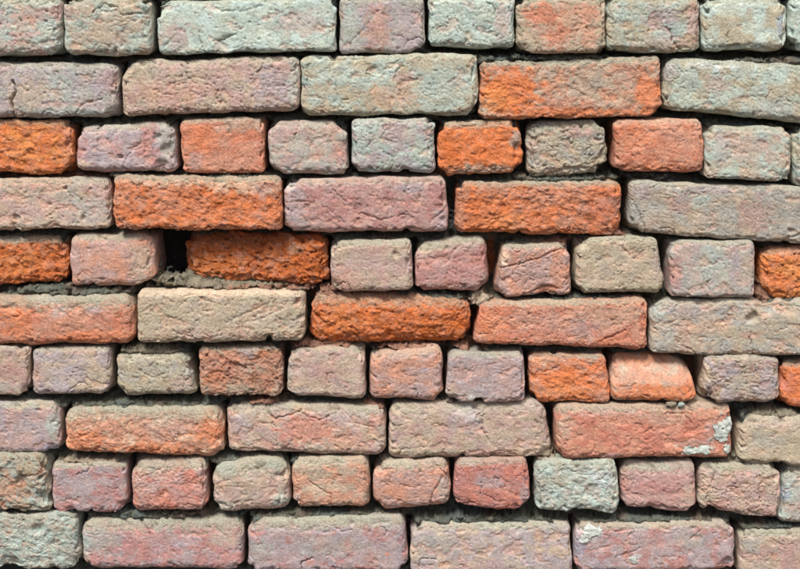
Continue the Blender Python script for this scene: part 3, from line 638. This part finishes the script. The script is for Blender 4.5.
for ri, rw in enumerate(rows):
    kind = 'short' if ri % 2 == 0 else 'long'
    zt, zb = rw[0][:2, 1].mean(), rw[0][2:, 1].mean()
    run(x_lo + (0 if ri % 2 else 50), rw[0][:, 0].min() - 6, zt, zb, kind, False)
    zt, zb = rw[-1][:2, 1].mean(), rw[-1][2:, 1].mean()
    run(rw[-1][:, 0].max() + 6, x_hi - (0 if ri % 2 else 50), zt, zb, kind, False)
z_top = max(q[:, 1].max() for q in rows[0])
z_bot = min(q[:, 1].min() for q in rows[-1])
for j in range(5):
    zb = z_top + 12 + j * 83
    run(x_lo + (j % 2) * 50, x_hi - (j % 2) * 50, zb + 72, zb, 'long' if j % 2 == 0 else 'short', j > 2)
nb = int((z_bot + 20) / 83)
for j in range(nb + 1):
    zt = z_bot - 12 - j * 83
    run(x_lo + (j % 2 == 0) * 50, x_hi - (j % 2 == 0) * 50, zt, zt - 72, 'short' if j % 2 == 0 else 'long', j > 2)
far_co, far_q, far_p, far_g, off = [], [], [], [], 0
count = len(BR)
for (a, b, zt, zb, kind, far) in spare:
    me = protos[kind][int(rng.choice(7, p=[.2, .2, .17, .13, .08, .12, .1]))]
    sx, sz = (b - a) / (224.0 if kind == 'long' else 110.0), (zt - zb) / 72.0
    loc = np.array([(a + b) / 2000.0, rng.normal(0, .002), (zt + zb) / 2000.0])
    foot.append(np.array([(a, zt), (b, zt), (b, zb), (a, zb)])); footy.append(0.0)
    flip = rng.random() < .5
    if not far:
        o = link('brick', me, wall, loc)
        o.scale = (sx, 1, sz)
        count += 1
    else:
        nv = len(me.vertices)
        co = np.empty(nv * 3, np.float32); me.vertices.foreach_get('co', co)
        qd = np.empty(len(me.loops), np.int32); me.loops.foreach_get('vertex_index', qd)
        pg = np.empty(nv * 4, np.float32); me.color_attributes['pigment'].data.foreach_get('color', pg)
        gv = np.empty(nv, np.float32); me.attributes['grain'].data.foreach_get('value', gv)
        far_co.append(co.reshape(-1, 3) * np.array([sx, 1, sz]) + loc)
        far_q.append(qd.reshape(-1, 4) + off); off += nv
        far_p.append(pg.reshape(-1, 4)[:, :3]); far_g.append(gv)
link('outlying_bricks', make_mesh('outlying_bricks', np.concatenate(far_co), np.concatenate(far_q), np.concatenate(far_p), M_BRICK, np.concatenate(far_g)),
     wall, (0, 0, 0), kind='stuff')
print('bricks as parts', count, round(time.time() - T0, 1), 's')

# ------------------------------------------------------------------ mortar
# (photo x, y, radius x, radius y, depth in mm): holes and fills seen in the joints
HOLES = [(171, 244, 20, 28, 128), (153, 22, 6, 26, 60), (178, 150, 5, 24, 50), (74, 148, 4, 24, 48), (452, 208, 5, 26, 60), (494, 246, 10, 10, 55), (626, 205, 6, 26, 60), (610, 148, 6, 24, 60),
         (660, 177, 26, 5, 45), (552, 415, 4, 14, 50), (550, 408, 6, 6, 45), (694, 358, 7, 7, 55), (736, 425, 4, 20, 45), (476, 345, 8, 8, 50), (113, 350, 6, 8, 50), (283, 348, 4, 18, 55), (527, 380, 4, 22, 50),
         (525, 120, 4, 16, 50), (611, 375, 4, 22, 50), (700, 370, 6, 16, 45), (150, 60, 10, 4, 40), (240, 115, 30, 4, 40), (495, 240, 22, 4, 45), (470, 238, 22, 4, 40), (757, 270, 5, 24, 45), (413, 265, 4, 20, 45),
         (330, 265, 3, 20, 50), (490, 270, 4, 22, 40), (448, 380, 3, 18, 40), (532, 490, 3, 16, 45), (698, 490, 3, 20, 45), (196, 365, 5, 10, 50), (408, 545, 4, 20, 45), (245, 545, 3, 20, 45), (80, 540, 3, 20, 45), (575, 240, 3, 20, 45), (665, 270, 5, 20, 45)]
FILLS = [(450, 168, 10, 8, 10), (480, 60, 26, 5, 9), (560, 178, 60, 5, 9), (560, 57, 60, 4, 8), (618, 236, 10, 8, 9), (240, 178, 40, 6, 8), (770, 62, 50, 5, 8), (545, 455, 12, 8, 8), (300, 462, 10, 6, 10), (225, 462, 16, 6, 8), (230, 282, 80, 9, 6), (300, 287, 20, 6, 16),
         (262, 402, 14, 5, 4), (372, 408, 12, 5, 6), (445, 405, 12, 6, 6), (640, 407, 40, 4, 8), (690, 407, 12, 4, 6), (762, 290, 12, 10, 10), (480, 300, 12, 10, 10), (775, 415, 30, 6, 8), (90, 461, 30, 4, 5), (152, 350, 34, 6, 4), (330, 292, 12, 8, 14),
         (120, 175, 12, 6, 8), (470, 348, 18, 6, 12), (410, 347, 30, 5, 9), (325, 345, 30, 4, 9), (735, 460, 10, 8, 10), (205, 458, 14, 5, 10), (150, 515, 60, 5, 10), (320, 516, 70, 6, 9), (490, 520, 70, 6, 9), (650, 521, 70, 5, 9), (770, 527, 30, 5, 9), (60, 404, 8, 6, 12), (140, 405, 70, 5, 10), (590, 300, 50, 5, 8), (70, 290, 60, 6, 8), (440, 298, 26, 5, 18)]
MCOL = [(262, 402, 16, 8, 'sal'), (372, 408, 12, 8, 'sal'), (445, 405, 12, 7, 'tan'), (325, 345, 40, 6, 'sal'), (410, 348, 36, 7, 'sal'), (470, 346, 18, 8, 'sal'), (762, 290, 16, 14, 'sal'), (330, 293, 14, 10, 'sal'), (310, 295, 8, 10, 'sal'), (700, 405, 16, 5, 'sal'), (610, 405, 40, 5, 'pnk'),
        (555, 408, 16, 5, 'tan'), (493, 262, 6, 20, 'org'), (440, 174, 16, 6, 'sal'), (230, 281, 84, 12, 'khk'), (270, 288, 50, 3, 'sal'), (618, 238, 14, 8, 'sal'), (152, 349, 30, 7, 'khk'), (90, 462, 40, 5, 'crm'), (540, 160, 4, 10, 'khk'), (776, 414, 30, 6, 'khk'), (700, 378, 6, 22, 'sal'), (480, 300, 14, 12, 'crm'),  # khaki strip below the sunken brick: mortar tint, also painting its ledge as lit
        (545, 456, 16, 8, 'crm'), (735, 462, 10, 10, 'khk'), (60, 177, 60, 4, 'sal'), (560, 243, 24, 4, 'sal')]


def box_blur(a, n, it=2):
    for _ in range(it):
        for ax in (0, 1):
            p = np.pad(a, [(n, n) if q == ax else (0, 0) for q in (0, 1)], mode='edge')
            cs = np.cumsum(p, axis=ax)
            z = np.zeros_like(np.take(cs, [0], axis=ax))
            cs = np.concatenate([z, cs], axis=ax)
            m = a.shape[ax]
            a = (np.take(cs, np.arange(2 * n + 1, 2 * n + 1 + m), axis=ax) - np.take(cs, np.arange(m), axis=ax)) / (2 * n + 1)
    return a


MORTAR_PTS = []


def mortar_sheet(name, xr, zr, step, hole=None, detail=True):
    xs, zs = np.arange(xr[0], xr[1] + step, step), np.arange(zr[0], zr[1] + step, step)
    X, Z = np.meshgrid(xs, zs)                 # row 0 = bottom
    occ = np.zeros(X.shape, bool)
    ins = np.zeros(X.shape, bool)
    yown = np.zeros(X.shape)
    for f, fy in zip(foot, footy):
        x0, x1, z0, z1 = f[:, 0].min(), f[:, 0].max(), f[:, 1].min(), f[:, 1].max()
        i0, i1 = np.searchsorted(xs, x0), np.searchsorted(xs, x1)
        j0, j1 = np.searchsorted(zs, z0), np.searchsorted(zs, z1)
        if i0 >= i1 or j0 >= j1:
            continue
        sx, sz = X[j0:j1, i0:i1], Z[j0:j1, i0:i1]
        dmin = np.full(sx.shape, 1e9)
        for q in range(4):                      # TL TR BR BL: clockwise seen from the front
            (ax, az), (bx, bz) = f[q], f[(q + 1) % 4]
            L = math.hypot(bx - ax, bz - az)
            dmin = np.minimum(dmin, ((bz - az) * (sx - ax) - (bx - ax) * (sz - az)) / L)
        occ[j0:j1, i0:i1] |= dmin > 0
        yown[j0:j1, i0:i1][dmin > 0] = fy
        ins[j0:j1, i0:i1] |= dmin > 7.0
    n0, n1 = X.shape
    big = 1e6

    def scan(axis, rev):
        """distance to, and set-back of, the nearest brick on one side"""
        o_, y_ = (occ, yown) if axis == 0 else (occ.T, yown.T)
        dd, yy = np.full(o_.shape, big), np.zeros(o_.shape)
        cur, cy = np.full(o_.shape[1], big), np.zeros(o_.shape[1])
        for j in (range(o_.shape[0] - 1, -1, -1) if rev else range(o_.shape[0])):
            cur = np.where(o_[j], 0, cur + step); cy = np.where(o_[j], y_[j], cy)
            dd[j] = cur; yy[j] = cy
        return (dd, yy) if axis == 0 else (dd.T, yy.T)
    down, ydn = scan(0, False)
    up, yup = scan(0, True)
    lft, ylf = scan(1, False)
    rgt, yrg = scan(1, True)
    vert = (~occ) & (lft + rgt < 26) & (down + up > 30)
    t = np.where(occ, 0.0, down / np.maximum(down + up, 1e-3))
    t = np.where(down + up > 60, 0.5, t)
    s_, t_ = X, Z
    ledge = 10.0 + 58.0 * t ** 1.1 + np.maximum(ydn, 0) * (1 - t) + np.maximum(yup, 0) * t
    # inside the bricks: upper half belongs to the ledge above it, lower half to the shadowed bed below it
    dep = np.where(vert, 58.0 + np.maximum(ylf, yrg), np.where(occ, 16.0 + yown, ledge))
    flo = np.where(vert, 5.0, np.where(occ, yown + 9, np.minimum(ydn, yup) + 4.0 + np.maximum(ydn, 0) * (t < .25)))
    wgt = np.where(occ, 0.02, 1.0)
    n = max(1, int(round(3.0 / step)))
    dep = box_blur(dep * wgt, n) / box_blur(wgt, n)
    dep = dep + 6.5 * gn(s_ / 60.0, t_ / 22.0, 101) + 3.5 * gn(s_ / 19.0, t_ / 12.0, 102)
    pig = np.tile(PAL['dst'] * 0.38, (X.size, 1)).reshape(*X.shape, 3)
    w = sstep(-0.3, 0.6, fbm(s_ / 60.0, t_ / 40.0, 2, 103))[..., None]
    pig = pig * (1 - w) + PAL['grn'] * 0.36 * w
    w = sstep(0.1, 0.7, fbm(s_ / 45.0 + 9, t_ / 30.0, 2, 105))[..., None]
    pig = pig * (1 - w) + PAL['tan'] * 0.42 * w
    if detail:
        nz1 = 0.35 * gn(s_ / 10.0, t_ / 8.0, 107)
        for lst, sign in ((FILLS, 0), (HOLES, 1)):
            for (px, py, rx, ry, dd) in lst:
                ex, ez = at(px, py, 10)
                d = np.hypot((X - ex) / (rx * 1.38), (Z - ez) / (ry * 1.38)) + nz1
                k = 1 - sstep(0.7, 1.25, d)
                if sign == 0:
                    tgt = dd + 16.0 * t ** 1.5
                    dep = dep * (1 - k) + np.minimum(dep, tgt) * k
                else:
                    dep = dep * (1 - k) + np.maximum(dep, dd) * k
        for (px, py, rx, ry, cn) in MCOL:
            ex, ez = at(px, py, 8)
            d = np.hypot((X - ex) / (rx * 1.38), (Z - ez) / (ry * 1.38)) + nz1
            k = (0.85 * (1 - sstep(0.6, 1.2, d)))[..., None]
            pig = pig * (1 - k) + PAL[cn] * 0.8 * k
        t2 = t_ + 1.1 * dep
        g1, g2, gid = worley(s_ / 7.0, t2 / 6.5, 111)
        h1, h2, hid = worley(s_ / 3.6, t2 / 3.6, 113)
        rel = 2.6 * (gid - 0.5) * sstep(0, .35, g2 - g1) + 1.6 * (hid - .5) * sstep(0, .4, h2 - h1) + 2.2 * fbm(s_ / 8.0, t2 / 8.0, 3, 115, .65)
        c1, c2, cid = worley(s_ / 15.0 + 0.3 * g1, t2 / 13.0, 119)
        rel = rel + 7.0 * sstep(.55, .8, cid) * (1 - sstep(.15, .5, c1))
        dep = dep - rel
        Z = Z + 1.6 * (hid - .5) * 2 + 1.2 * gn(s_ / 4.0, t2 / 4.0, 123)
        X = X + 0.9 * gn(s_ / 4.0, t_ / 4.0, 125)
        pig = pig * (1 + 0.25 * (hid - 0.5) + 0.2 * fbm(s_ / 10, t_ / 8, 2, 117))[..., None]
    dep = np.clip(np.maximum(dep, flo), 4.0, 120.0)
    idx = np.arange(X.size).reshape(X.shape)
    q = np.stack([idx[:-1, :-1], idx[:-1, 1:], idx[1:, 1:], idx[1:, :-1]], -1).reshape(-1, 4)
    hid_ = ins.ravel()[q].all(1)
    if hole is not None:
        xm, zm = X.ravel()[q].mean(1), Z.ravel()[q].mean(1)
        hid_ |= (xm > hole[0]) & (xm < hole[1]) & (zm > hole[2]) & (zm < hole[3])
    if detail:
        dq = dep.ravel()[q]
        hx, hz = at(171, 247, 40)
        near = np.hypot(X.ravel()[q].mean(1) - hx, Z.ravel()[q].mean(1) - hz) < 52
        hid_ |= (dq > 104).all(1) | (near & (dq.max(1) - dq.min(1) > 7) & (dq.max(1) > 45))
    q = q[~hid_]
    used = np.unique(q)
    mp = np.zeros(X.size, int); mp[used] = np.arange(len(used))
    co = np.c_[X.ravel(), dep.ravel(), Z.ravel()][used] * 0.001
    me = make_mesh(name, co, mp[q], pig.reshape(-1, 3)[used], M_MORTAR, np.full(len(used), .9))
    MORTAR_PTS.append((co, t.ravel()[used]))
    return link(name, me, wall, (0, 0, 0), kind='stuff')


VX, VZ = 640.0, (ZC * 1000 - 460.0, ZC * 1000 + 450.0)
mo = mortar_sheet('mortar', (-VX, VX), VZ, 1.5)
mo['label'] = 'crumbling grey-green mortar in the joints, stained orange here and there'
z_hi = max(f[:, 1].max() for f in foot)
mortar_sheet('mortar', (x_lo + 20, x_hi - 20), (-20.0, z_hi - 6), 5.0, hole=(-VX, VX, VZ[0], VZ[1]), detail=False)

# rubble core closing the wall, added to block light, darkened to shade the hole
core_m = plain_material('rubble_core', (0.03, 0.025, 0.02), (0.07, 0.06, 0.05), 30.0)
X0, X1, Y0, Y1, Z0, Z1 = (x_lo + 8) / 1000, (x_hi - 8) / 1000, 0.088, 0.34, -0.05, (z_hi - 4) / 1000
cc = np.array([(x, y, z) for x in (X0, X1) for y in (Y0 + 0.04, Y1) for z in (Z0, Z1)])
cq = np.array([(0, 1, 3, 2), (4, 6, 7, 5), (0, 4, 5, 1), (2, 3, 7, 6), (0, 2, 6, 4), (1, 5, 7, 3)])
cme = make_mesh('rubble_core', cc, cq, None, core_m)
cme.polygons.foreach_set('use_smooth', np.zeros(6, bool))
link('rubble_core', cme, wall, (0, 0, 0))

# ------------------------------------------------------------------ loose crumbs lying on a ledge
def crumb(px, py, y, size, seed, col, label):
    n, m_ = 14, 9
    th, ph = np.meshgrid(np.linspace(0, 2 * np.pi, n, endpoint=False), np.linspace(0.02, np.pi - 0.02, m_))
    d = np.c_[(np.sin(ph) * np.cos(th)).ravel(), (np.sin(ph) * np.sin(th)).ravel(), np.cos(ph).ravel()]
    rr = 1 + 0.35 * gn(d[:, 0] * 1.6 + seed * 5, d[:, 2] * 1.6 + d[:, 1] * 1.3, 120) + 0.15 * gn(d[:, 0] * 4 + seed, d[:, 2] * 4 - d[:, 1] * 3, 121)
    co = d * rr[:, None] * np.array([1.25, 1, .85]) * size * 0.001
    idx = np.arange(n * m_).reshape(m_, n)
    q = np.stack([idx[:-1], np.roll(idx, -1, 1)[:-1], np.roll(idx, -1, 1)[1:], idx[1:]], -1).reshape(-1, 4)[:, ::-1]
    x, z = at(px, py, y)
    o = link('mortar_crumb', make_mesh('mortar_crumb', co, q, np.tile(PAL[col], (len(co), 1)), M_MORTAR, np.ones(len(co))), None, (x * .001, y * .001, z * .001))
    o['label'] = label; o['category'] = 'crumb'; o['group'] = 'loose mortar crumbs on the ledge'
    return o


crumb(671, 404, 1, 5.6, 1, 'khk', 'larger pale mortar crumb on the ledge above the red lichen-spotted brick')
crumb(681, 404.5, 0, 4.2, 2, 'mint', 'smaller whitish mortar crumb right of the larger crumb on that ledge')

# ------------------------------------------------------------------ moss in the damp joints
MOSS = [(262, 281, 50, 6, 1.0), (150, 403, 60, 5, .5), (330, 515, 70, 5, .7), (490, 517, 75, 6, .8), (650, 519, 70, 5, .7), (150, 515, 60, 5, .5), (300, 402, 40, 4, .4), (30, 403, 28, 5, .5), (560, 178, 50, 4, .3),
        (40, 288, 50, 5, .5), (60, 57, 60, 3, .4), (410, 55, 40, 4, .4), (640, 57, 40, 3, .3), (500, 237, 40, 4, .4), (240, 460, 40, 4, .5), (445, 300, 25, 4, .8), (590, 455, 20, 5, .4), (770, 528, 30, 5, .6), (700, 352, 40, 4, .4), (340, 118, 60, 3, .4), (640, 297, 20, 5, .5)]
mco, mt = MORTAR_PTS[0]
mx, mz = mco[:, 0] * 1000, mco[:, 2] * 1000
prob = np.zeros(len(mco))
for (px, py, rx, ry, w) in MOSS:
    ex, ez = at(px, py, 12)
    prob = np.maximum(prob, w * (np.hypot((mx - ex) / (rx * 1.38), (mz - ez) / (ry * 1.6)) < 1))
prob = prob * sstep(-0.1, 0.45, gn(mx / 14.0, mz / 9.0, 131)) * (mco[:, 1] < 0.045) * (mt > 0.1)
pick = np.nonzero(rng.random(len(mco)) < prob * 0.4)[0]
bl_co, bl_q, bl_p = [], [], []
for i in pick:
    for _ in range(3):
        p = mco[i] + rng.normal(0, .0008, 3)
        d = np.array([rng.normal(0, .7), -abs(rng.normal(.6, .5)), abs(rng.normal(.8, .5))])
        d = d / np.linalg.norm(d) * rng.uniform(.0018, .0042)
        sd = np.cross(d, rng.normal(0, 1, 3)); sd = sd / (np.linalg.norm(sd) + 1e-9) * rng.uniform(.0003, .0006)
        b_ = len(bl_co)
        bl_co += [p - sd, p + sd, p + d + sd * .3, p + d - sd * .3]
        bl_q.append((b_, b_ + 1, b_ + 2, b_ + 3))
        bl_p += [np.array([0.11, 0.115, 0.055]) * rng.uniform(.5, 1.9)] * 4
moss = link('moss', make_mesh('moss', np.array(bl_co), np.array(bl_q), np.array(bl_p), M_MORTAR, np.zeros(len(bl_co))), None, (0, 0, 0), kind='stuff')
moss['label'] = 'short dull green moss growing in the joints between the bricks'
moss['category'] = 'moss'

# ------------------------------------------------------------------ cobwebs across two open joints
web_m = plain_material('cobweb_silk', (0.3, 0.3, 0.28), (0.45, 0.45, 0.42), 200.0, .6)


def cobweb(segs, seed, label):
    g = np.random.default_rng(seed)
    co, q = [], []
    for (x0, y0, d0, x1, y1, d1, sag) in segs:
        a = np.array([at(x0, y0, d0)[0], d0, at(x0, y0, d0)[1]]) * .001
        b = np.array([at(x1, y1, d1)[0], d1, at(x1, y1, d1)[1]]) * .001
        n_ = 8
        for j in range(n_ + 1):
            f = j / n_
            c_ = a * (1 - f) + b * f + np.array([0, 0, -sag * .001 * 4 * f * (1 - f)]) + g.normal(0, .0001, 3)
            w = .00009
            for dx, dy in ((-w, 0), (0, -w), (w, 0), (0, w)):
                co.append(c_ + np.array([dx, dy, dx * .5 + dy * .5]))
            if j:
                o_ = len(co) - 8
                for m_ in range(4):
                    q.append((o_ + m_, o_ + (m_ + 1) % 4, o_ + 4 + (m_ + 1) % 4, o_ + 4 + m_))
    c0 = np.mean(co, axis=0)
    o = link('cobweb', make_mesh('cobweb', np.array(co) - c0, np.array(q), None, web_m), None, c0)
    o['label'] = label; o['category'] = 'cobweb'; o['group'] = 'cobwebs in open joints'


g0 = np.random.default_rng(5)
cobweb([(g0.uniform(628, 684), 173, g0.uniform(4, 14), g0.uniform(632, 684), g0.uniform(178, 183), g0.uniform(6, 16), g0.uniform(0, 3)) for _ in range(16)], 1,
       'thin dusty cobweb hanging under the flat salmon header, right of centre')
cobweb([(449, g0.uniform(206, 232), g0.uniform(4, 16), 456, g0.uniform(206, 232), g0.uniform(4, 16), g0.uniform(0, 2)) for _ in range(12)], 2,
       'thin dusty cobweb across the black gap left of the long faceted orange brick')
print('done', round(time.time() - T0, 1), 's', sum(len(o.data.polygons) * 2 / max(1, o.data.users) for o in S.objects if o.type == 'MESH'), 'triangles')
